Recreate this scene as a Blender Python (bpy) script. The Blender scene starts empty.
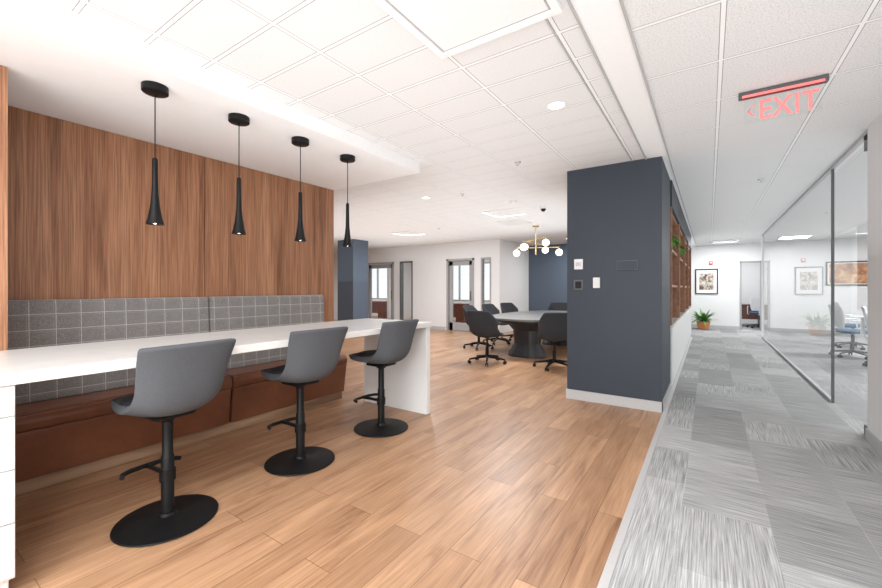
import bpy, bmesh, math, random
from mathutils import Vector, Matrix
random.seed(7)
S=bpy.context.scene
COL=S.collection
try:
    S.view_settings.view_transform='Standard'
except Exception: pass

# ---------------------------------------------------------------- materials
def newmat(name):
    m=bpy.data.materials.new(name); m.use_nodes=True
    nt=m.node_tree; b=nt.nodes['Principled BSDF']
    return m,nt,b
def plain(name,col,rough=.5,metal=0,emit=None,es=0,noise=.03,nscale=30,spec=.5,bump=0):
    m,nt,b=newmat(name)
    b.inputs['Roughness'].default_value=rough; b.inputs['Metallic'].default_value=metal
    b.inputs['Specular IOR Level'].default_value=spec
    tc=nt.nodes.new('ShaderNodeTexCoord'); n=nt.nodes.new('ShaderNodeTexNoise'); n.inputs['Scale'].default_value=nscale
    n.inputs['Detail'].default_value=4
    nt.links.new(tc.outputs['Object'],n.inputs['Vector'])
    r=nt.nodes.new('ShaderNodeValToRGB')
    r.color_ramp.elements[0].position=.3; r.color_ramp.elements[1].position=.7
    r.color_ramp.elements[0].color=[c*(1-noise) for c in col]+[1]
    r.color_ramp.elements[1].color=[min(1,c*(1+noise)) for c in col]+[1]
    nt.links.new(n.outputs['Fac'],r.inputs['Fac']); nt.links.new(r.outputs['Color'],b.inputs['Base Color'])
    if bump:
        bp=nt.nodes.new('ShaderNodeBump'); bp.inputs['Strength'].default_value=bump; bp.inputs['Distance'].default_value=.003
        nt.links.new(n.outputs['Fac'],bp.inputs['Height']); nt.links.new(bp.outputs['Normal'],b.inputs['Normal'])
    if emit:
        b.inputs['Emission Color'].default_value=list(emit)+[1]; b.inputs['Emission Strength'].default_value=es
    return m
def mapping(nt,scale=(1,1,1),rot=(0,0,0),loc=(0,0,0)):
    tc=nt.nodes.new('ShaderNodeTexCoord'); mp=nt.nodes.new('ShaderNodeMapping')
    mp.inputs['Scale'].default_value=scale; mp.inputs['Rotation'].default_value=rot; mp.inputs['Location'].default_value=loc
    nt.links.new(tc.outputs['Object'],mp.inputs['Vector']); return mp.outputs['Vector']
def noise(nt,vec,scale,detail=5,dist=0,rough=.55):
    n=nt.nodes.new('ShaderNodeTexNoise'); n.inputs['Scale'].default_value=scale; n.inputs['Detail'].default_value=detail
    n.inputs['Distortion'].default_value=dist; n.inputs['Roughness'].default_value=rough
    nt.links.new(vec,n.inputs['Vector']); return n.outputs['Fac']
def ramp(nt,fac,stops):
    r=nt.nodes.new('ShaderNodeValToRGB'); e=r.color_ramp.elements
    while len(e)<len(stops): e.new(.5)
    for i,(p,c) in enumerate(stops): e[i].position=p; e[i].color=list(c)+[1]
    nt.links.new(fac,r.inputs['Fac']); return r.outputs['Color']
def mixc(nt,fac,a,b,mode='MIX'):
    m=nt.nodes.new('ShaderNodeMix'); m.data_type='RGBA'; m.blend_type=mode
    for k,v in ((0,fac),(6,a),(7,b)):
        if isinstance(v,(float,int)): m.inputs[k].default_value=v
        elif isinstance(v,(tuple,list)): m.inputs[k].default_value=list(v)+[1]
        else: nt.links.new(v,m.inputs[k])
    return m.outputs[2]
def mth(nt,op,a,b=None):
    m=nt.nodes.new('ShaderNodeMath'); m.operation=op
    for i,v in enumerate((a,b)):
        if v is None: continue
        if isinstance(v,(float,int)): m.inputs[i].default_value=v
        else: nt.links.new(v,m.inputs[i])
    return m.outputs[0]
def sep(nt):
    tc=nt.nodes.new('ShaderNodeTexCoord'); s=nt.nodes.new('ShaderNodeSeparateXYZ'); nt.links.new(tc.outputs['Object'],s.inputs[0]); return s.outputs
def linemask(nt,coord,period,width,off=0.0):
    a=mth(nt,'ADD',coord,off+period*200)
    a=mth(nt,'MODULO',a,period)
    return mth(nt,'LESS_THAN',a,width)

def wood_veneer(name,dark,mid,light,stretch=(14,14,.7),rough=.42,big=1.0):
    m,nt,b=newmat(name)
    v=mapping(nt,stretch)
    n1=noise(nt,v,1.0*big,6,.6)
    v2=mapping(nt,tuple(s*9 for s in stretch[:2])+(stretch[2]*4,) if stretch[2]<stretch[0] else stretch)
    n2=noise(nt,v2,1.5,3)
    c=ramp(nt,n1,[(.3,dark),(.5,mid),(.72,light)])
    c2=ramp(nt,n2,[(.38,(.50,.46,.43)),(.58,(1,1,1))])
    c=mixc(nt,.8,c,c2,'MULTIPLY')
    nt.links.new(c,b.inputs['Base Color']); b.inputs['Roughness'].default_value=rough
    b.inputs['Specular IOR Level'].default_value=.35
    return m
M={}
M['walnut']=wood_veneer('walnut_veneer',(.22,.095,.048),(.37,.175,.092),(.48,.25,.14),(10,10,.4))
M['walnut2']=plain('shelf_walnut',(.33,.15,.075),.45,noise=.25,nscale=14)
M['toe']=wood_veneer('bench_toe_wood',(.28,.17,.10),(.38,.24,.15),(.48,.32,.2),(10,.8,10))
def floor_wood():
    m,nt,b=newmat('oak_plank_floor')
    v=mapping(nt,(1,1,1),(0,0,math.pi/2))
    br=nt.nodes.new('ShaderNodeTexBrick'); nt.links.new(v,br.inputs['Vector'])
    br.offset=.37; br.inputs['Scale'].default_value=1
    br.inputs['Brick Width'].default_value=1.22; br.inputs['Row Height'].default_value=.18
    br.inputs['Mortar Size'].default_value=.0018; br.inputs['Mortar Smooth'].default_value=.3
    br.inputs['Color1'].default_value=(.37,.210,.118,1); br.inputs['Color2'].default_value=(.51,.305,.180,1)
    br.inputs['Mortar'].default_value=(.18,.09,.05,1)
    g=mapping(nt,(8,.8,1)); 
    add=nt.nodes.new('ShaderNodeVectorMath'); add.operation='ADD'
    sc=nt.nodes.new('ShaderNodeVectorMath'); sc.operation='SCALE'; sc.inputs['Scale'].default_value=60
    nt.links.new(br.outputs['Color'],sc.inputs[0]); nt.links.new(g,add.inputs[0]); nt.links.new(sc.outputs[0],add.inputs[1])
    n1=noise(nt,add.outputs[0],1.0,7,1.6,.6)
    c=ramp(nt,n1,[(.3,(.58,.49,.43)),(.45,(.9,.87,.84)),(.55,(.98,.97,.95)),(.7,(1.14,1.12,1.1))])
    g2=mapping(nt,(70,3,1)); n2=noise(nt,g2,1,3)
    c2=ramp(nt,n2,[(.35,(.76,.72,.68)),(.65,(1.05,1.05,1.05))])
    c=mixc(nt,1.0,br.outputs['Color'],c,'MULTIPLY'); c=mixc(nt,.8,c,c2,'MULTIPLY')
    nt.links.new(c,b.inputs['Base Color'])
    b.inputs['Roughness'].default_value=.37; b.inputs['Specular IOR Level'].default_value=.5
    bp=nt.nodes.new('ShaderNodeBump'); bp.inputs['Strength'].default_value=.25; bp.inputs['Distance'].default_value=.002
    nt.links.new(mth(nt,'SUBTRACT',1.0,br.outputs['Fac']),bp.inputs['Height']); nt.links.new(bp.outputs['Normal'],b.inputs['Normal'])
    return m
M['floor']=floor_wood()
def carpet():
    m,nt,b=newmat('carpet_plank_tiles')
    v=mapping(nt,(1,1,1),(0,0,math.pi/2),(0,.13,0))
    br=nt.nodes.new('ShaderNodeTexBrick'); nt.links.new(v,br.inputs['Vector'])
    br.offset=.5; br.inputs['Scale'].default_value=1
    br.inputs['Brick Width'].default_value=.62; br.inputs['Row Height'].default_value=.41
    br.inputs['Mortar Size'].default_value=.0015
    br.inputs['Color1'].default_value=(0,0,0,1); br.inputs['Color2'].default_value=(1,1,1,1); br.inputs['Mortar'].default_value=(.3,.3,.3,1)
    val=br.outputs['Color']
    sx=noise(nt,mapping(nt,(3.0,150,1)),1,4,.08,.6); sy=noise(nt,mapping(nt,(150,3.0,1)),1,4,.08,.6)
    st=[(.38,(.25,.25,.25)),(.47,(.35,.35,.348)),(.54,(.40,.40,.398)),(.64,(.52,.52,.515))]
    cx=ramp(nt,sx,st); cy=ramp(nt,sy,st)
    sel=mth(nt,'GREATER_THAN',val,.6)
    c=mixc(nt,sel,cx,cy)
    t=ramp(nt,val,[(0,(.82,.82,.82)),(.2,(.98,.98,.98)),(.35,(1.2,1.2,1.2)),(.5,(.88,.88,.88)),(.7,(1.08,1.08,1.08)),(.85,(1.22,1.22,1.22)),(1,(.9,.9,.9))])
    c=mixc(nt,1.0,c,t,'MULTIPLY')
    fn=noise(nt,mapping(nt),260,2)
    c=mixc(nt,.5,c,ramp(nt,fn,[(.35,(.78,.78,.78)),(.6,(1.1,1.1,1.1))]),'MULTIPLY')
    nt.links.new(c,b.inputs['Base Color']); b.inputs['Roughness'].default_value=.95; b.inputs['Specular IOR Level'].default_value=.1
    bp=nt.nodes.new('ShaderNodeBump'); bp.inputs['Strength'].default_value=.4; bp.inputs['Distance'].default_value=.003
    nt.links.new(fn,bp.inputs['Height']); nt.links.new(bp.outputs['Normal'],b.inputs['Normal'])
    return m
M['carpet']=carpet()
def ceil_mat(name,px,py,ox,oy,speck):
    m,nt,b=newmat(name)
    s=sep(nt)
    a=linemask(nt,s[0],px,.020,ox); c=linemask(nt,s[1],py,.020,oy)
    k=mth(nt,'MAXIMUM',a,c)
    ae=linemask(nt,s[0],px,.029,ox+.0045); ce=linemask(nt,s[1],py,.029,oy+.0045)
    ke=mth(nt,'SUBTRACT',mth(nt,'MAXIMUM',ae,ce),k)
    n=noise(nt,mapping(nt),110 if speck else 60,4,0,.8)
    lo=.78-.22*speck
    base=ramp(nt,n,[(.36,(lo,lo,lo)),(.52,(.79,.79,.79)),(1,(.82,.82,.82))])
    col=mixc(nt,k,base,(.88,.88,.88)); col=mixc(nt,ke,col,(.34,.34,.34))
    nt.links.new(col,b.inputs['Base Color']); b.inputs['Roughness'].default_value=.9; b.inputs['Specular IOR Level'].default_value=.1
    bp=nt.nodes.new('ShaderNodeBump'); bp.inputs['Strength'].default_value=.4; bp.inputs['Distance'].default_value=.006; bp.invert=True
    nt.links.new(k,bp.inputs['Height']); nt.links.new(bp.outputs['Normal'],b.inputs['Normal'])
    return m
M['ceilL']=ceil_mat('ceiling_tile_scored',.61,.305,.08,.0,.35)
M['ceilR']=ceil_mat('ceiling_tile_acoustic',.61,.61,-.05,.1,1)
def grid_fabric():
    m,nt,b=newmat('windowpane_upholstery')
    s=sep(nt)
    k=mth(nt,'MAXIMUM',linemask(nt,s[1],.140,.004),linemask(nt,s[2],.112,.004))
    # fainter secondary check of the plaid
    k2=mth(nt,'MAXIMUM',linemask(nt,s[1],.140,.003,.012),linemask(nt,s[2],.112,.003,.012))
    n=noise(nt,mapping(nt,(60,60,60)),3,4)
    n2=noise(nt,mapping(nt,(1,1,1)),5,3)
    base=ramp(nt,n,[(.35,(.15,.142,.138)),(.65,(.28,.268,.26))])
    base=mixc(nt,.5,base,ramp(nt,n2,[(.3,(.85,.85,.85)),(.7,(1.1,1.1,1.1))]),'MULTIPLY')
    base=mixc(nt,mth(nt,'MULTIPLY',k2,.35),base,(.40,.385,.37))
    fray=ramp(nt,noise(nt,mapping(nt),220,2),[(.35,(.34,.325,.315)),(.6,(.60,.58,.56))])
    c=mixc(nt,k,base,fray)
    nt.links.new(c,b.inputs['Base Color']); b.inputs['Roughness'].default_value=.95; b.inputs['Specular IOR Level'].default_value=.1
    b.inputs['Sheen Weight'].default_value=.3
    bp=nt.nodes.new('ShaderNodeBump'); bp.inputs['Strength'].default_value=.4; bp.inputs['Distance'].default_value=.003
    nt.links.new(n,bp.inputs['Height']); nt.links.new(bp.outputs['Normal'],b.inputs['Normal'])
    return m
M['grid']=grid_fabric()
def leather():
    m,nt,b=newmat('brown_leather')
    n=noise(nt,mapping(nt),3,5); c=ramp(nt,n,[(.3,(.14,.050,.025)),(.7,(.235,.088,.044))])
    nt.links.new(c,b.inputs['Base Color']); b.inputs['Roughness'].default_value=.32
    v=nt.nodes.new('ShaderNodeTexVoronoi'); v.inputs['Scale'].default_value=220; nt.links.new(mapping(nt),v.inputs['Vector'])
    n3=noise(nt,mapping(nt),9,3)
    bp=nt.nodes.new('ShaderNodeBump'); bp.inputs['Strength'].default_value=.15; bp.inputs['Distance'].default_value=.002
    nt.links.new(v.outputs['Distance'],bp.inputs['Height'])
    bp2=nt.nodes.new('ShaderNodeBump'); bp2.inputs['Strength'].default_value=.25; bp2.inputs['Distance'].default_value=.02
    nt.links.new(n3,bp2.inputs['Height']); nt.links.new(bp.outputs['Normal'],bp2.inputs['Normal']); nt.links.new(bp2.outputs['Normal'],b.inputs['Normal'])
    return m
M['leather']=leather()
M['wall']=plain('white_wall_paint',(.82,.82,.82),.75,noise=.01,spec=.2)
M['soffit']=plain('soffit_white_paint',(.88,.88,.88),.8,noise=.01,spec=.2)
M['blue']=plain('slate_blue_paint',(.038,.049,.066),.5,noise=.03,nscale=60,bump=.05,spec=.35)
M['blue2']=plain('slate_blue_wall',(.09,.12,.165),.6,noise=.03)
M['base']=plain('baseboard_grey',(.50,.50,.50),.6,noise=.02)
M['ctrim']=plain('ceiling_trim_grey',(.45,.45,.45),.6,noise=.02)
M['strip']=plain('metal_transition_strip',(.62,.61,.60),.4,metal=.3,noise=.02)
M['quartz']=plain('white_quartz',(.74,.735,.72),.22,noise=.03,nscale=8)
M['lam']=plain('white_laminate',(.80,.80,.79),.4,noise=.01)
M['black']=plain('black_powder_coat',(.006,.006,.0065),.45,noise=.05,spec=.22)
M['blackm']=plain('black_matte',(.012,.012,.012),.6,noise=.05,spec=.3)
M['fabric']=plain('stool_grey_fabric',(.088,.094,.104),.9,noise=.14,nscale=250,bump=.3,spec=.2)
M['seatdark']=plain('stool_seat_charcoal',(.03,.031,.034),.85,noise=.1,nscale=250,spec=.2)
M['fabric2']=plain('chair_dark_fabric',(.045,.048,.055),.85,noise=.12,nscale=200,spec=.25)
M['wchair']=plain('white_mesh_fabric',(.75,.77,.78),.6)
M['bchair']=plain('blue_seat_fabric',(.03,.10,.2),.8)
M['brass']=plain('brushed_brass',(.75,.52,.22),.3,metal=1)
M['chrome']=plain('polished_chrome',(.75,.75,.76),.2,metal=1)
M['alu']=plain('satin_aluminium',(.5,.5,.51),.4,metal=.6)
M['dgrey']=plain('dark_grey_frame',(.10,.105,.11),.45)
M['lgrey']=plain('light_grey_frame',(.38,.385,.39),.5)
M['globe']=plain('opal_globe',(.95,.92,.88),.3,emit=(1,.93,.82),es=3)
M['led']=plain('led_diffuser',(.95,.95,.95),.4,emit=(1,1,1),es=8)
M['bulb']=plain('pendant_bulb',(1,.95,.85),.3,emit=(1,.92,.78),es=8)
M['panel']=plain('light_panel_diffuser',(.84,.84,.84),.5,noise=.01)
M['red']=plain('exit_red',(.8,.22,.22),.5,emit=(1,.2,.18),es=.45)
M['alarm']=plain('alarm_red',(.6,.03,.02),.4)
M['terra']=plain('orange_pot',(.62,.25,.10),.5)
M['soil']=plain('soil',(.05,.03,.02),.9)
M['leaf']=plain('leaf_green',(.10,.25,.05),.5,noise=.4,nscale=20)
M['leaf2']=plain('leaf_bright_green',(.16,.38,.06),.5,noise=.4,nscale=20)
M['desk']=plain('mahogany_desk',(.16,.05,.03),.35,noise=.3,nscale=6)
M['paper']=plain('art_mat_paper',(.85,.85,.83),.7)
M['book']=plain('book_covers',(.10,.07,.06),.7,noise=.6,nscale=9)
M['ctable']=plain('conference_top_stone',(.17,.168,.165),.33,noise=.10,nscale=5,spec=.35)
M['cleg']=plain('conference_base_dark',(.02,.021,.025),.4)
def art_mat(name,cols,sc):
    m,nt,b=newmat(name)
    n=noise(nt,mapping(nt),sc,3,.8); c=ramp(nt,n,cols); nt.links.new(c,b.inputs['Base Color']); b.inputs['Roughness'].default_value=.4
    return m
M['art']=art_mat('art_print',[(.35,(.05,.04,.05)),(.45,(.30,.2,.16)),(.55,(.75,.7,.6)),(.62,(.1,.1,.12)),(.7,(.8,.78,.75))],7)
M['art2']=art_mat('art_landscape',[(.35,(.25,.10,.05)),(.5,(.5,.25,.12)),(.65,(.7,.5,.3))],4)
def glass():
    m=bpy.data.materials.new('clear_glass'); m.use_nodes=True; nt=m.node_tree; nt.nodes.clear()
    o=nt.nodes.new('ShaderNodeOutputMaterial'); t=nt.nodes.new('ShaderNodeBsdfTransparent'); g=nt.nodes.new('ShaderNodeBsdfGlossy')
    t.inputs[0].default_value=(.955,.965,.96,1); g.inputs['Roughness'].default_value=0.0
    f=nt.nodes.new('ShaderNodeFresnel')
    ge=nt.nodes.new('ShaderNodeNewGeometry')
    ior=mth(nt,'ADD',mth(nt,'MULTIPLY',ge.outputs['Backfacing'],1/1.6-1.6),1.6)   # same reflectance from both sides of the thin sheet
    nt.links.new(ior,f.inputs['IOR'])
    mx=nt.nodes.new('ShaderNodeMixShader'); nt.links.new(f.outputs[0],mx.inputs[0]); nt.links.new(t.outputs[0],mx.inputs[1]); nt.links.new(g.outputs[0],mx.inputs[2])
    nt.links.new(mx.outputs[0],o.inputs[0]); return m
M['glass']=glass()

# ---------------------------------------------------------------- geometry helpers
def finish(name,bm,mat,parent=None,smooth=False,bevel=0,seg=2,subsurf=0,solid=0,loc=None,rot=None):
    me=bpy.data.meshes.new(name); bmesh.ops.recalc_face_normals(bm,faces=bm.faces); bm.to_mesh(me); bm.free()
    ob=bpy.data.objects.new(name,me); COL.objects.link(ob)
    mats=mat if isinstance(mat,(list,tuple)) else [mat]
    for k in mats: me.materials.append(M[k])
    if smooth:
        for p in me.polygons: p.use_smooth=True
    if solid:
        s=ob.modifiers.new('solid','SOLIDIFY'); s.thickness=solid; s.offset=0
    if bevel:
        b=ob.modifiers.new('bevel','BEVEL'); b.width=bevel; b.segments=seg; b.limit_method='ANGLE'
    if subsurf:
        s=ob.modifiers.new('sub','SUBSURF'); s.levels=subsurf; s.render_levels=subsurf
    if parent: ob.parent=parent
    if loc: ob.location=loc
    if rot: ob.rotation_euler=rot
    return ob
def add_box(bm,x0,x1,y0,y1,z0,z1,mi=0):
    vs=[bm.verts.new((x,y,z)) for x in (x0,x1) for y in (y0,y1) for z in (z0,z1)]
    for f in ((0,1,3,2),(4,6,7,5),(0,4,5,1),(2,3,7,6),(0,2,6,4),(1,5,7,3)):
        fc=bm.faces.new([vs[i] for i in f]); fc.material_index=mi
def add_sheet(bm,axis,c,a0,a1,z0,z1):
    pts=[(a0,z0),(a1,z0),(a1,z1),(a0,z1)]
    bm.faces.new([bm.verts.new((c,a,z) if axis=='x' else (a,c,z)) for a,z in pts])
def sheet(name,axis,c,a0,a1,z0,z1,parent):
    bm=bmesh.new(); add_sheet(bm,axis,c,a0,a1,z0,z1); return finish(name,bm,'glass',parent)
def boxes(name,lst,mat,parent=None,bevel=0,**k):
    bm=bmesh.new()
    for b in lst: add_box(bm,*b)
    return finish(name,bm,mat,parent,bevel=bevel,**k)
def box(name,x0,x1,y0,y1,z0,z1,mat,parent=None,bevel=0,**k):
    return boxes(name,[(x0,x1,y0,y1,z0,z1)],mat,parent,bevel,**k)
def add_lathe(bm,prof,seg=32,c=(0,0),mi=0):
    rings=[]
    for r,z in prof:
        if r<1e-5: rings.append([bm.verts.new((c[0],c[1],z))])
        else: rings.append([bm.verts.new((c[0]+r*math.cos(2*math.pi*i/seg),c[1]+r*math.sin(2*math.pi*i/seg),z)) for i in range(seg)])
    for a,b in zip(rings[:-1],rings[1:]):
        for i in range(seg):
            j=(i+1)%seg
            if len(a)==1 and len(b)==1: continue
            if len(a)==1: f=bm.faces.new((a[0],b[i],b[j]))
            elif len(b)==1: f=bm.faces.new((a[i],a[j],b[0]))
            else: f=bm.faces.new((a[i],a[j],b[j],b[i]))
            f.material_index=mi; f.smooth=True
def lathe(name,prof,mat,parent=None,seg=32,c=(0,0),**k):
    bm=bmesh.new(); add_lathe(bm,prof,seg,c)
    ob=finish(name,bm,mat,parent,smooth=True,**k)
    e=ob.modifiers.new('es','EDGE_SPLIT'); e.split_angle=math.radians(40)
    return ob
def add_tube(bm,pts,r,seg=10,closed=False):
    pts=[Vector(p) for p in pts]; n=len(pts); rings=[]
    rr=r if isinstance(r,(list,tuple)) else [r]*n
    for i,p in enumerate(pts):
        if closed: d=(pts[(i+1)%n]-pts[i-1])
        else: d=pts[min(i+1,n-1)]-pts[max(i-1,0)]
        d.normalize(); up=Vector((0,0,1)) if abs(d.z)<.95 else Vector((1,0,0))
        a=d.cross(up).normalized(); b=d.cross(a).normalized()
        rings.append([bm.verts.new(p+rr[i]*(math.cos(2*math.pi*k/seg)*a+math.sin(2*math.pi*k/seg)*b)) for k in range(seg)])
    prs=list(zip(rings[:-1],rings[1:]))
    if closed: prs.append((rings[-1],rings[0]))
    for a,b in prs:
        for k in range(seg):
            j=(k+1)%seg; bm.faces.new((a[k],a[j],b[j],b[k]))
    if not closed:
        bm.faces.new(rings[0]); bm.faces.new(rings[-1])
def tubes(name,lst,mat,parent=None,seg=10,closed=False):
    bm=bmesh.new()
    for pts,r in lst: add_tube(bm,pts,r,seg,closed)
    ob=finish(name,bm,mat,parent,smooth=True)
    e=ob.modifiers.new('es','EDGE_SPLIT'); e.split_angle=math.radians(50)
    return ob
def root(name,loc=(0,0,0),rz=0):
    o=bpy.data.objects.new(name,None); COL.objects.link(o); o.location=loc; o.rotation_euler=(0,0,rz); o.empty_display_size=.1
    return o
def prism(name,poly,axis,a,b,mat,parent=None,bevel=0,**k):
    bm=bmesh.new()
    def P(p,t): return (p[0],t,p[1]) if axis=='y' else ((t,p[0],p[1]) if axis=='x' else (p[0],p[1],t))
    A=[bm.verts.new(P(p,a)) for p in poly]; B=[bm.verts.new(P(p,b)) for p in poly]; n=len(poly)
    bm.faces.new(A); bm.faces.new(B[::-1])
    for i in range(n): bm.faces.new((A[i],A[(i+1)%n],B[(i+1)%n],B[i]))
    return finish(name,bm,mat,parent,bevel=bevel,**k)

CH=2.70; XL=-15.0; XR=6.2; YB=-3.0; YE=15.6
# ---------------------------------------------------------------- room shell
boxes('floor',[(XL,-.405,YB,12.5,-.1,0),(XL,-5.0,12.5,13.6,-.1,0)],'floor')
boxes('floor_carpet',[(-.365,XR,YB,19,-.1,0),(-.95,-.365,12.5,19,-.1,0)],'carpet')
box('trim_1',-.405,-.365,YB,12.5,-.1,.004,'strip')
boxes('ceiling',[(XL,-.56,YB,19,CH,CH+.1)],'ceilL')
boxes('ceiling_corridor',[(-.35,XR,YB,19,CH,CH+.1)],'ceilR')
box('trim_2',-.56,-.35,YB,19,CH-.004,CH+.1,'soffit')
boxes('trim_3',[(-.565,-.553,YB,19,CH-.014,CH+.05),(-.357,-.345,YB,19,CH-.014,CH+.05),(-.70,-.692,YB,19,CH-.008,CH+.05)],'ctrim')
box('ceiling_soffit',-8.0,-2.65,YB,3.5,2.585,CH-.001,'soffit')
def wall_y(name,x0,x1,y0,y1,ops,mat='wall',z1=CH):
    lst=[];x=x0
    for a,b,za,zb in sorted(ops):
        lst.append((x,a,y0,y1,0,z1)); lst.append((a,b,y0,y1,zb,z1))
        if za>0: lst.append((a,b,y0,y1,0,za))
        x=b
    lst.append((x,x1,y0,y1,0,z1)); return boxes(name,lst,mat)
wall_y('wall_offices',XL,-4.95,10.3,10.42,[(-10.2,-8.9,0,2.2),(-8.64,-8.1,0.1,2.2),(-6.75,-5.78,0,2.2),(-5.55,-5.22,.1,2.2)])
wall_y('wall_exterior',XL,-5.0,13.6,13.75,[(-13.6,-11.2,.8,2.3),(-9.2,-6.6,.8,2.3)])
box('wall_office_divider',-10.75,-10.65,12.0,13.6,0,CH,'wall')
box('wall_left',XL-.12,XL,YB,13.75,0,CH,'wall')
box('shade_wall_back',XL,-2.3,YB-.12,YB,0,CH,'wall')  # unseen wall, added to keep outside light off the left side
box('wall_alcove',-5.08,-4.95,10.42,12.5,0,CH,'wall')
boxes('wall_conference',[(-4.95,-.95,12.5,12.62,0,CH)],'blue2')
box('wall_bookcase_back',-.95,-.88,5.85,12.5,0,CH,'wall')
box('wall_corridor_left',-1.0,-.95,12.62,YE,0,CH,'wall')
wall_y('wall_end',-.95,XR,YE,YE+.12,[(.80,1.36,0,2.15)])
box('wall_far_office',-.95,XR,18.6,18.7,0,CH,'wall')
box('wall_glass_room',XR,XR+.1,YB,19,0,CH,'wall')
box('wall_right',1.13,1.30,YB,4.88,0,CH,'wall')
box('baseboard_right',1.118,1.13,YB,4.89,0,.10,'base')
box('baseboard_right_end',1.118,1.30,4.88,4.892,0,.10,'base')
box('baseboard_end',-.95,.80,YE-.012,YE,0,.1,'base')
box('baseboard_end_right',1.36,XR,YE-.012,YE,0,.1,'base')
boxes('baseboard_offices',[(a,b,10.288,10.3,0,.1) for a,b in ((XL,-10.25),(-8.85,-8.68),(-8.05,-6.8),(-5.73,-4.95))],'base')
box('wall_blue_column',-1.40,-.41,4.75,5.85,0,CH,'blue')
boxes('baseboard_column',[(-1.412,-.40,4.738,4.75,0,.11),(-1.412,-1.40,4.75,5.85,0,.11),(-.41,-.398,4.738,5.85,0,.11)],'base')
box('blue_pillar',-9.0,-8.35,7.9,8.5,0,CH,'blue2')
boxes('wall_wood_feature',[(-4.14,-4.05,-.4,1.893,0,2.583),(-4.14,-4.05,1.900,3.265,0,2.583),(-4.14,-4.05,3.272,3.49,0,2.583)],'walnut')
box('wall_wood_backing',-4.30,-4.14,-.4,3.49,0,2.583,'walnut')
box('wall_wood_return',-4.05,-3.345,-1.0,.49,0,2.58,'walnut')

# ---------------------------------------------------------------- doors / windows
def door(name,x0,x1,y,h,frame='lgrey'):
    r=root(name,((x0+x1)/2,y,0)); w=(x1-x0)/2
    boxes('frame',[(-w,-w+.06,-.03,.15,0,h),(w-.06,w,-.03,.15,0,h),(-w,w,-.03,.15,h-.06,h)],frame,r,.004)
    a=w-.07
    boxes('leaf',[(-a,-a+.12,.04,.08,.01,h-.07),(a-.12,a,.04,.08,.01,h-.07),(-a,a,.04,.08,.01,.25),(-a,a,.04,.08,h-.2,h-.07)],frame,r,.003)
    sheet('glazing','y',.06,-a+.12,a-.12,.25,h-.2,r)
    tubes('handle',[([(a-.06,.04,.95),(a-.06,-.01,.95),(a-.06,-.01,1.2),(a-.06,.04,1.2)],.01)],'black',r)
def window(name,x0,x1,y,z0,z1,frame='lgrey',mull=0,blind=False):
    r=root(name,((x0+x1)/2,y,0)); w=(x1-x0)/2; t=.04
    l=[(-w,-w+t,-.02,.14,z0,z1),(w-t,w,-.02,.14,z0,z1),(-w+t,w-t,-.02,.14,z1-t,z1),(-w+t,w-t,-.02,.14,z0,z0+t)]
    for i in range(mull): 
        x=-w+(i+1)*2*w/(mull+1); l.append((x-.02,x+.02,0,.1,z0,z1))
    boxes('frame',l,frame,r,.003)
    sheet('glazing','y',.05,-w+t,w-t,z0+t,z1-t,r)
    if blind:
        boxes('blind_slats',[(-w+t,w-t,-.03,-.005,z1-.06-.05*i,z1-.055-.05*i) for i in range(10)],'lam',r)
door('door_1',-10.2,-8.9,10.3,2.2)
door('door_2',-6.75,-5.78,10.3,2.2)
window('window_1',-8.64,-8.1,10.3,.1,2.2,'dgrey')
window('window_2',-5.55,-5.22,10.3,.1,2.2,'lgrey')
window('window_3',-13.6,-11.2,13.6,.8,2.3,'lgrey',2,True)
window('window_4',-9.2,-6.6,13.6,.8,2.3,'lgrey',2,True)
r=root('door_3',(1.08,YE,0))
boxes('frame',[(-.28,-.23,-.02,.13,0,2.15),(.23,.28,-.02,.13,0,2.15),(-.28,.28,-.02,.13,2.1,2.15)],'lgrey',r,.003)

# ---------------------------------------------------------------- glass partition
GX=1.17
r=root('glass_partition',(GX,0,0))
pan=[6.28,8.6,10.95,13.3]
bm=bmesh.new()
for a,b in zip(pan[:-1],pan[1:]): add_sheet(bm,'x',0,a+.003,b-.003,.04,2.66)
finish('glass_panes',bm,'glass',r)
boxes('bottom_channel',[(-.018,.018,6.25,13.3,0.002,.035)],'alu',r,.002)
boxes('top_channel',[(-.02,.02,4.9,13.3,2.665,2.697)],'alu',r,.002)
boxes('end_posts',[(-.012,.012,6.24,6.265,0.002,2.665)],'dgrey',r)
boxes('far_post',[(-.025,.025,13.3,13.35,.002,2.697)],'lam',r)
r=root('glass_door',(GX,5.1,0))
sheet('door_pane','x',0,-.15,1.10,.02,2.60,r)
boxes('rails',[(-.022,.022,-.19,-.04,.002,.09),(-.022,.022,-.19,-.04,2.53,2.62)],'dgrey',r,.004)
box('track_roller',-.03,.03,-.17,-.07,2.62,2.66,'blackm',r,.004)

# ---------------------------------------------------------------- bar table
r=root('bar_table',(-2.87,1.5,0))
box('top',-.46,.47,-1.9,1.88,.905,.955,'quartz',r,.004)
boxes('end_panel',[(-.44,.455,1.80,1.865,0.001,.905)],'lam',r,.003)
box('apron',-.40,-.36,-1.1,1.80,.80,.905,'lam',r,.003)
boxes('cabinet',[(-.30,.43,-1.88,-1.12,.08,.905),(-.28,.40,-1.86,-1.135,.001,.08)],'lam',r,.003)
boxes('drawer_fronts',[(.432,.45,-1.88,-1.125,.10,.318),(.432,.45,-1.88,-1.125,.326,.542),(.432,.45,-1.88,-1.125,.55,.767),(.432,.45,-1.88,-1.125,.775,.90)],'lam',r,.002)

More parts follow.
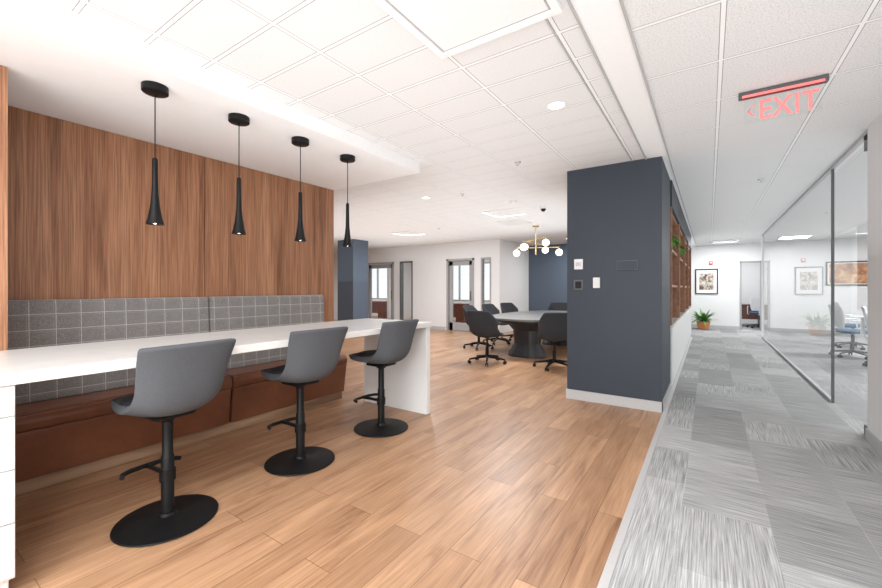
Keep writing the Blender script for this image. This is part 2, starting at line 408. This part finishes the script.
# ---------------------------------------------------------------- banquette
r=root('banquette_bench',(-3.8,1.8,0))
for i,(a,b) in enumerate(((-1.30,.095),(.105,1.46))):
    prism('seat_cushion_%d'%(i+1),[(-.20,.40),(.24,.40),(.255,.42),(.265,.47),(.25,.505),(.21,.52),(-.20,.50)],'y',a,b,'leather',r,.012,seg=3)
    prism('front_panel_%d'%(i+1),[(.16,.085),(.205,.085),(.25,.398),(.16,.398)],'y',a+.004,b-.004,'leather',r,.008,seg=3)
    prism('back_cushion_%d'%(i+1),[(-.245,.50),(-.13,.50),(-.165,1.20),(-.18,1.225),(-.23,1.225),(-.245,1.20)],'y',a,b,'grid',r,.02,seg=3)
    tubes('piping_%d'%(i+1),[([(.262,a+.01,.404),(.262,b-.01,.404)],.006),([(.235,a+.01,.513),(.235,b-.01,.513)],.005)],'leather',r,8)
box('plinth',-.2,.185,-1.30,1.44,.001,.085,'toe',r)
box('carcass',-.245,.16,-1.30,1.45,.085,.40,'toe',r)

# ---------------------------------------------------------------- shells / stools / chairs
def add_shell(prof,name,mat,parent,nu=9,solid=.03,sub=2,sq=False):
    """prof rows: (y,z,halfwidth,side_raise_z,side_forward_y)"""
    bm=bmesh.new(); rows=[]
    us=[-1+2*i/(nu-1) for i in range(nu)]
    if sq: us=[-1,-.95]+us[1:-1]+[.95,1]
    nn=len(us)
    for (y,z,w,cz,cy) in prof:
        row=[]
        for u in us:
            k=abs(u)**2.6
            xx=math.sin(u*math.pi/2*.95)/math.sin(math.pi/2*.95)
            if sq: xx=.55*u+.45*xx
            row.append(bm.verts.new((w*xx,y+cy*k,z+cz*k)))
        rows.append(row)
    for a,b in zip(rows[:-1],rows[1:]):
        for i in range(nn-1): bm.faces.new((a[i],a[i+1],b[i+1],b[i]))
    return finish(name,bm,mat,parent,smooth=True,solid=solid,subsurf=sub)
def stool(x,y,rz):
    r=root('bar_stool',(x,y,0),rz)
    add_shell([(.265,.665,.165,.0,-.02),(.255,.67,.18,.0,-.02),(.13,.655,.205,.01,0),(.0,.64,.215,.03,0),(-.12,.635,.218,.07,.02),
               (-.195,.655,.215,.11,.05),(-.232,.74,.215,.07,.075),(-.252,.86,.225,.02,.07),(-.272,.96,.235,.0,.06),(-.283,1.005,.24,-.003,.05),(-.285,1.02,.238,-.005,.05)],'shell','fabric',r,9,.045,2,True)
    bm=bmesh.new()
    add_lathe(bm,[(0,.66),(.15,.66),(.185,.67),(.195,.685),(.18,.70),(.12,.706),(0,.708)],32)
    for v in bm.verts: v.co.y=v.co.y*1.05+.04
    finish('seat_pad',bm,'seatdark',r,smooth=True)
    boxes('mount_plate',[(-.10,.10,-.10,.10,.590,.615)],'black',r,.01)
    lathe('column',[(0,.02),(.032,.02),(.032,.36),(.030,.365),(.027,.37),(.027,.56),(.04,.565),(.055,.592),(0,.592)],'black',r,24)
    lathe('base',[(0,.001),(.245,.001),(.252,.006),(.25,.012),(.20,.018),(.08,.026),(.045,.034),(.04,.05),(.0,.05)],'black',r,64)
    tubes('footrest',[([(0,.03,.255),(0,.15,.255),(0,.235,.25)],.013),
        ([(-.15,.17,.255),(-.13,.215,.252),(-.08,.24,.25),(0,.245,.25),(.08,.24,.25),(.13,.215,.252),(.15,.17,.255)],.013)],'black',r)
    lathe('footrest_collar',[(.032,.225),(.040,.225),(.040,.285),(.032,.285)],'black',r,24)
    tubes('height_lever',[([(.03,0,.58),(.12,.02,.575),(.17,.03,.57)],.006)],'black',r)
for x,y,a in ((-2.54,.99,4),(-2.56,1.885,-2),(-2.54,2.755,0)):
    stool(x,y,math.radians(90+a))
def star_base(r,mat,R=.30,h=.44):
    bm=bmesh.new()
    for i in range(5):
        a=2*math.pi*i/5+.3; c,s=math.cos(a),math.sin(a)
        add_tube(bm,[(0.02*c,.02*s,.115),(.5*R*c,.5*R*s,.10),(R*c,R*s,.075)],[.025,.02,.015],8)
    finish('star_base',bm,mat,r,smooth=True)
    bm=bmesh.new()
    for i in range(5):
        a=2*math.pi*i/5+.3; c,s=math.cos(a),math.sin(a)
        px,py=R*c,R*s
        for o in (-.018,.018):
            ct=Vector((px+o*s,py-o*c,.028)); ax=Vector((s,-c,0))
            add_tube(bm,[ct-ax*.009,ct+ax*.009],.027,14)
        add_tube(bm,[(px,py,.03),(px,py,.078)],.01,8)
    finish('casters',bm,'blackm',r,smooth=False)
    lathe('gas_lift',[(0,.09),(.03,.09),(.028,.28),(.018,.285),(.018,h-.02),(.06,h),(0,h)],mat,r,20)
def conf_chair(x,y,rz,name='conference_chair',mat='fabric2',bm_='black'):
    r=root(name,(x,y,0),rz)
    add_shell([(.26,.455,.21,0,-.04),(.24,.48,.23,0,-.04),(.12,.475,.25,.02,0),(-.02,.465,.27,.10,0),(-.14,.465,.28,.20,.05),
               (-.22,.52,.285,.20,.12),(-.26,.64,.285,.12,.17),(-.28,.77,.275,.04,.13),(-.30,.88,.25,.0,.08),(-.31,.93,.23,-.01,.06)],'shell',mat,r,11,.04)
    boxes('seat_pad',[(-.19,.19,-.15,.22,.485,.525)],mat,r,.018,seg=3)
    star_base(r,bm_,.32,.44)
def task_chair(x,y,rz):
    r=root('task_chair',(x,y,0),rz)
    boxes('seat',[(-.24,.24,-.2,.25,.46,.52)],'bchair',r,.025,seg=3)
    add_shell([(-.22,.56,.20,0,.02),(-.24,.70,.235,0,.05),(-.26,.86,.24,0,.05),(-.30,1.0,.22,0,.04)],'back','wchair',r,7,.025)
    tubes('frame',[([(0,-.05,.45),(0,-.24,.44),(0,-.28,.56),(0,-.29,.8)],.022),
        ([(-.25,.1,.44),(-.29,.0,.46),(-.29,0,.68),(-.28,-.12,.70),(-.28,.16,.70)],.015),([(.25,.1,.44),(.29,.0,.46),(.29,0,.68),(.28,-.12,.70),(.28,.16,.70)],.015)],'wchair',r)
    star_base(r,'dgrey',.30,.45)
r=root('conference_table',(-2.9,8.2,0))
def oval(a,b,n=56,p=2.6):
    out=[]
    for i in range(n):
        t=2*math.pi*i/n; c,s=math.cos(t),math.sin(t)
        out.append((a*math.copysign(abs(c)**(2/p),c),b*math.copysign(abs(s)**(2/p),s)))
    return out
prism('top',oval(.9,1.6),'z',.71,.75,'ctable',r,.006)
prism('top_underframe',oval(.76,1.45),'z',.67,.71,'cleg',r,.004)
for i,yy in enumerate((-.95,.95)):
    bm=bmesh.new(); A=oval(.34,.22,24); 
    rings=[]
    for s,z in ((1.1,.001),(1.1,.03),(.75,.25),(.8,.5),(1.25,.67)):
        rings.append([bm.verts.new((p[0]*s,p[1]*s+yy,z)) for p in A])
    for a,b in zip(rings[:-1],rings[1:]):
        for k in range(24): bm.faces.new((a[k],a[(k+1)%24],b[(k+1)%24],b[k]))
    bm.faces.new(rings[0]); bm.faces.new(rings[-1])
    finish('pedestal_%d'%(i+1),bm,'cleg',r,smooth=False)
def face(x,y,tx,ty): return math.atan2(ty-y,tx-x)-math.pi/2
for x,y,tx,ty in ((-3.22,6.20,-3.0,7.6),(-2.10,6.42,-2.7,7.3),(-4.15,7.6,-2.9,7.7),(-4.15,8.5,-2.9,8.4),(-4.1,9.4,-2.9,9.1),(-3.2,10.15,-3,9),(-2.4,10.2,-2.6,9),(-1.65,8.2,-2.9,8.2)):
    conf_chair(x,y,face(x,y,tx,ty))
r=root('globe_chandelier',(-3.2,8.5,0))
lathe('canopy',[(0,CH),(.07,CH),(.07,CH-.025),(0,CH-.025)],'brass',r)
arms=[([(0,0,CH-.02),(0,0,2.05)],.012)]
gl=bmesh.new()
for i in range(6):
    a=math.pi*2*i/6+.35; R=.42 if i%2 else .5; z=2.15+.09*(i%3)
    c,s=math.cos(a),math.sin(a)
    arms.append(([(0,0,z+.06),(R*c,R*s,z+.06),(R*c,R*s,z+.02)],.010))
    prof=[(0.0001+.075*math.sin(math.pi*k/10),z-.055-.075*math.cos(math.pi*k/10)) for k in range(11)]
    prof[0]=(0,prof[0][1]); prof[-1]=(0,prof[-1][1])
    add_lathe(gl,prof,20,(R*c,R*s))
tubes('arms',arms,'brass',r)
finish('globes',gl,'globe',r,smooth=True)

# ---------------------------------------------------------------- pendants
for y in (1.06,1.60,2.135,2.67):
    r=root('pendant_lamp',(-2.9,y,0))
    lathe('canopy',[(0,2.585),(.072,2.585),(.072,2.545),(.066,2.54),(0,2.54)],'black',r,32)
    tubes('cord',[([(0,0,2.545),(0,0,2.12)],.0035)],'black',r,8)
    lathe('shade',[(0,2.13),(.012,2.13),(.0155,2.12),(.0165,2.0),(.019,1.90),(.027,1.82),(.039,1.75),(.050,1.712),(.047,1.712),(.035,1.752),(.018,1.83),(0,1.84)],'black',r,32)
    lathe('lamp_bulb',[(0,1.79),(.015,1.785),(.024,1.765),(.026,1.74),(.02,1.722),(0,1.714)],'bulb',r,16)

# ---------------------------------------------------------------- exit sign
r=root('exit_sign',(.41,3.55,0))
box('housing',-.235,.235,-.022,.022,2.655,2.699,'dgrey',r,.004)
box('lamp_strip',-.215,.215,-.024,.012,2.655,2.672,'red',r)
sheet('acrylic_panel','y',0,-.205,.205,2.47,2.65,r)
cu=bpy.data.curves.new('letters','FONT'); cu.body='EXIT'; cu.size=.19; cu.extrude=.0006; cu.space_character=1.05; cu.offset=.002
t=bpy.data.objects.new('letters',cu); COL.objects.link(t); t.parent=r; t.location=(-.125,-.004,2.492); t.rotation_euler=(math.pi/2,0,0); t.scale=(.78,1,1)
cu.materials.append(M['red'])
tubes('arrow',[([(-.145,-.004,2.60),(-.18,-.004,2.56),(-.145,-.004,2.52)],.005)],'red',r,6)

# ---------------------------------------------------------------- column wall devices
Yc=4.75
def dev(name,x,z,w,h,mat,inner=None,imat='lam'):
    rr=root(name,(x,Yc,z)); box('plate',-w/2,w/2,-.016,0,-h/2,h/2,mat,rr,.004)
    if inner: box('insert',-inner[0]/2,inner[0]/2,-.022,-.0165,-inner[1]/2,inner[1]/2,imat,rr,.002)
dev('thermostat',-1.265,1.588,.10,.12,'lam',(.06,.045),'alu')
dev('light_switch',-1.265,1.346,.11,.12,'dgrey',(.07,.08),'blackm')
dev('light_switch',-1.065,1.37,.075,.12,'lam',(.035,.07),'lam')
dev('wall_plaque',-.74,1.56,.22,.11,'blue2',(.20,.09),'blue')

# ---------------------------------------------------------------- bookcase in corridor
r=root('built_in_bookcase',(-.64,9.15,0))
H=2.69; y0,y1=-3.3,3.35
boxes('base_cabinet',[(-.24,.23,y0,y1,.0,.80)],'lam',r)
dl=[]; n=8
for i in range(n):
    a=y0+(y1-y0)*i/n; b=y0+(y1-y0)*(i+1)/n; dl.append((.231,.249,a+.003,b-.003,.09,.79))
boxes('cabinet_doors',dl,'lam',r,.002)
box('counter',-.24,.25,y0,y1,.80,.83,'quartz',r)
l=[]
for i in range(5):
    y=y0+(y1-y0)*i/4; l.append((-.24,.248,y-.035 if i else y,y+.035 if i<4 else y+.001,.83,2.35))
for z in (1.32,1.82,2.32): l.append((-.20,.215,y0,y1,z,z+.035))
boxes('shelf_frame',l,'walnut2',r,.002)
box('shelf_back',-.24,-.225,y0,y1,.83,2.35,'blue',r)
box('header',-.24,.248,y0,y1,2.355,H,'blue',r)
def books(name,y,x,z,n):
    bm=bmesh.new(); yy=y
    for i in range(n):
        t=random.uniform(.018,.045); h=random.uniform(.18,.27); add_box(bm,x-.18,x-random.uniform(0,.03),yy,yy+t,z,z+h,random.randint(0,3)); yy+=t+.001
    finish(name,bm,['book','paper','blue2','book'],None)
for i,(y,z,n) in enumerate(((6.5,.831,7),(6.3,1.356,5),(8.3,1.356,6),(9.6,.831,7),(9.9,1.856,6))):
    books('book_row',y,-.5,z,n)
def leafmesh(bm,base,dirv,L,w,droop,n=6,mi=0):
    d=Vector(dirv).normalized(); side=d.cross(Vector((0,0,1))); 
    if side.length<.01: side=Vector((1,0,0))
    side.normalize(); p=Vector(base); prev=None
    for i in range(n+1):
        t=i/n; ww=w*math.sin(math.pi*min(1,t*.9+.08))
        a=bm.verts.new(p-side*ww); b=bm.verts.new(p+side*ww)
        if prev: f=bm.faces.new((prev[0],prev[1],b,a)); f.smooth=True
        prev=(a,b); p=p+d*(L/n); d=(d+Vector((0,0,-droop/n))).normalized()
def trailing_plant(x,y,z):
    r=root('trailing_plant',(x,y,z))
    lathe('pot',[(0,0.001),(.05,.001),(.065,.12),(.058,.12),(.05,.11),(0,.11)],'lam',r)
    bm=bmesh.new()
    for i in range(90):
        a=random.uniform(-1.3,1.3); e=random.uniform(.2,1.0)
        leafmesh(bm,(0,0,.11),(math.cos(a),math.sin(a),e),random.uniform(.14,.26),.024,random.uniform(1.2,3.0))
    finish('leaves',bm,'leaf2',r)
for y,z in ((6.3,1.856),(8.1,1.856)): trailing_plant(-.50,y,z)
def potted(x,y,name='potted_plant'):
    r=root(name,(x,y,0))
    lathe('pot',[(0,.001),(.13,.001),(.17,.12),(.185,.26),(.165,.26),(.16,.24),(0,.24)],'terra',r)
    lathe('soil',[(0,.235),(.158,.235),(.158,.242),(0,.245)],'soil',r)
    bm=bmesh.new()
    for i in range(85):
        a=random.uniform(0,6.283); e=random.uniform(.5,2.6)
        leafmesh(bm,(.05*math.cos(a),.05*math.sin(a),.23),(math.cos(a),math.sin(a),e),random.uniform(.32,.52),.03,random.uniform(.6,2.0))
    finish('leaves',bm,'leaf',r)
potted(-.15,15.0)
def art(name,x,y,z,w,h,mat,rz=0,depth=.03,frame='black'):
    r=root(name,(x,y,z),rz); a,b=w/2,h/2; t=.03
    boxes('frame',[(-a,-a+t,-depth,-.001,-b,b),(a-t,a,-depth,-.001,-b,b),(-a+t,a-t,-depth,-.001,b-t,b),(-a+t,a-t,-depth,-.001,-b,-b+t)],frame,r)
    box('mat_board',-a+t,a-t,-.012,-.001,-b+t,b-t,'paper',r)
    m_=.14 if mat=='art' else .04
    box('print',-a+t+w*m_,a-t-w*m_,-.016,-.0125,-b+t+h*m_,b-t-h*m_,mat,r)
art('framed_picture',-.07,YE,1.52,.62,.82,'art')
art('framed_picture',3.35,YE,1.72,1.15,.68,'art2')
r=root('fire_alarm_strobe',(.05,YE,2.12)); box('plate',-.05,.05,-.03,-.001,-.06,.06,'alarm',r,.004); box('lens',-.03,.03,-.045,-.0305,-.01,.04,'paper',r,.004)
art('framed_picture',XR-.001,11.5,1.55,1.6,.8,'art2',-math.pi/2)
def desk(x,y,rz,w=1.5,d=.7,name='office_desk'):
    r=root(name,(x,y,0),rz)
    box('desktop',-w/2,w/2,-d/2,d/2,.71,.75,'desk',r,.004)
    boxes('side_panels',[(-w/2+.03,-w/2+.07,-d/2+.03,d/2-.03,.001,.71),(w/2-.07,w/2-.03,-d/2+.03,d/2-.03,.001,.71)],'desk',r)
    box('modesty_panel',-w/2+.07,w/2-.07,-d/2+.08,-d/2+.1,.25,.71,'desk',r)
    boxes('drawer_unit',[(w/2-.45,w/2-.08,-d/2+.12,d/2-.06,.05,.70)],'desk',r,.003)
desk(-11.9,12.6,0); desk(-7.9,12.4,0); desk(1.25,17.3,0,1.4)
desk(3.5,10.2,math.pi/2,1.8,.75); desk(3.5,12.2,math.pi/2,1.8,.75)
task_chair(2.25,10.6,-math.pi/2+.2); task_chair(2.45,9.55,-math.pi/2-.3); task_chair(2.6,12.2,-math.pi/2)
task_chair(1.35,16.6,0)

# ---------------------------------------------------------------- ceiling fixtures
def area(name,x,y,z,sx,sy,p,rot=(0,0,0),col=(.96,.98,1),spread=None):
    l=bpy.data.lights.new(name,'AREA'); l.shape='RECTANGLE'; l.size=sx; l.size_y=sy; l.energy=p; l.color=col
    if spread: l.spread=math.radians(spread)
    o=bpy.data.objects.new(name,l); COL.objects.link(o); o.location=(x,y,z); o.rotation_euler=rot; return o
r=root('ceiling_access_panel',(-.96,1.6,0))
boxes('frame',[(-.36,-.32,-.36,.36,2.672,2.699),(.32,.36,-.36,.36,2.672,2.699),(-.32,.32,-.36,-.32,2.672,2.699),(-.32,.32,.32,.36,2.672,2.699)],'soffit',r,.003)
boxes('shadow_gap',[(-.32,-.308,-.32,.32,2.683,2.699),(.308,.32,-.32,.32,2.683,2.699),(-.308,.308,-.32,-.308,2.683,2.699),(-.308,.308,.308,.32,2.683,2.699)],'ctrim',r)
box('panel',-.307,.307,-.307,.307,2.680,2.699,'panel',r)
def downlight(x,y,z=CH,p=40):
    r=root('recessed_downlight',(x,y,z))
    lathe('trim_ring',[(.055,-.001),(.075,-.001),(.078,-.006),(.06,-.010),(.055,-.004)],'lam',r)
    lathe('lens',[(0,-.004),(.055,-.004),(.055,-.002),(0,-.002)],'led',r)
    l=bpy.data.lights.new('lamp','SPOT'); l.energy=p; l.spot_size=math.radians(150); l.spot_blend=.8; l.shadow_soft_size=.05
    o=bpy.data.objects.new('lamp',l); COL.objects.link(o); o.parent=r; o.location=(0,0,-.03)
for x,y in ((-.96,2.98),(-.96,-.6),(-2.0,8.2),(-3.6,4.9),(-10.5,5),(-12,8)): downlight(x,y)
def led_panel(x,y,w,d,p):
    r=root('led_and_fill_panel',(x,y,CH))
    boxes('frame',[(-w/2-.015,-w/2,-d/2-.015,d/2+.015,-.01,-.001),(w/2,w/2+.015,-d/2-.015,d/2+.015,-.01,-.001),(-w/2,w/2,-d/2-.015,-d/2,-.01,-.001),(-w/2,w/2,d/2,d/2+.015,-.01,-.001)],'lam',r)
    o=area('lamp',0,0,-.008,w,d,p); o.parent=r
for a in ((-3.13,6.73,.6,.6,65),(-6.3,7.85,.6,.6,80),(-3.0,11.4,.6,.6,50),(-1.6,7,.6,.6,40),
          (3.4,7.5,1.2,.6,115),(3.4,11,1.2,.6,115),(.4,14.4,.6,.6,45),(.4,-.8,1.2,.6,90),(-1.5,-.9,1.2,.6,70),(-12,6,.6,.6,60),(-12.3,12,.6,.6,60),(-7.8,12,.6,.6,60),(1,17,.6,.6,45),(3.4,14,.6,.6,45),(3.4,3,1.2,.6,80)):  # panels after the first two are added to light the rooms
    led_panel(*a)
for i,(x,y) in enumerate(((-3.0,5.0),(-1.75,4.1),(.55,6.5),(-5.2,7.6),(.55,10))):
    r=root('sprinkler_head',(x,y,CH)); lathe('escutcheon',[(0,-.001),(.035,-.001),(.03,-.008),(.01,-.012),(.01,-.03),(.022,-.034),(0,-.036)],'chrome',r,20)
r=root('smoke_detector',(-2.6,5.9,CH)); lathe('body',[(0,-.001),(.06,-.001),(.06,-.02),(.045,-.04),(0,-.045)],'lam',r)
r=root('security_camera',(-2.35,6.6,CH)); lathe('housing',[(0,-.001),(.06,-.001),(.06,-.03),(.05,-.035),(0,-.035)],'lam',r); lathe('dome',[(.045,-.035),(.04,-.06),(.022,-.078),(0,-.083)],'black',r)
r=root('air_vent',(-3.4,7.8,CH)); boxes('louvers',[(-.29,.29,-.28+.08*i,-.24+.08*i,-.012,-.001) for i in range(8)],'lam',r)

# added upward fill lamps without fixtures, to brighten the ceiling
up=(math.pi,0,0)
area('up_fill_bar',-1.9,.9,1.5,2.2,6.8,29,up,spread=140)
area('up_fill_lounge',-5.6,7.0,1.5,7.6,5.6,98,up,spread=140)
area('up_fill_corridor',.38,6.0,1.5,1.3,16.0,35,up,spread=140)
area('up_fill_glass_room',3.7,7.5,1.5,4.0,14.0,85,up,spread=140)
# added fill lamp behind the camera, standing in for daylight
area('rear_fill',-.6,YB+.05,1.5,3.3,2.3,155,(math.radians(90),0,0),(.94,.97,1))
w=bpy.data.worlds.new('World'); S.world=w; w.use_nodes=True
bg=w.node_tree.nodes['Background']; bg.inputs[0].default_value=(.92,.965,1,1); bg.inputs[1].default_value=1.3

# ---------------------------------------------------------------- camera
cd=bpy.data.cameras.new('camera'); cam=bpy.data.objects.new('camera',cd); COL.objects.link(cam)
cd.sensor_width=36; cd.lens=36*396/882; cd.shift_y=-6/882; cd.clip_start=.05
cam.location=(0,0,1.31); cam.rotation_euler=(math.pi/2,0,math.atan(268/396))
S.camera=cam
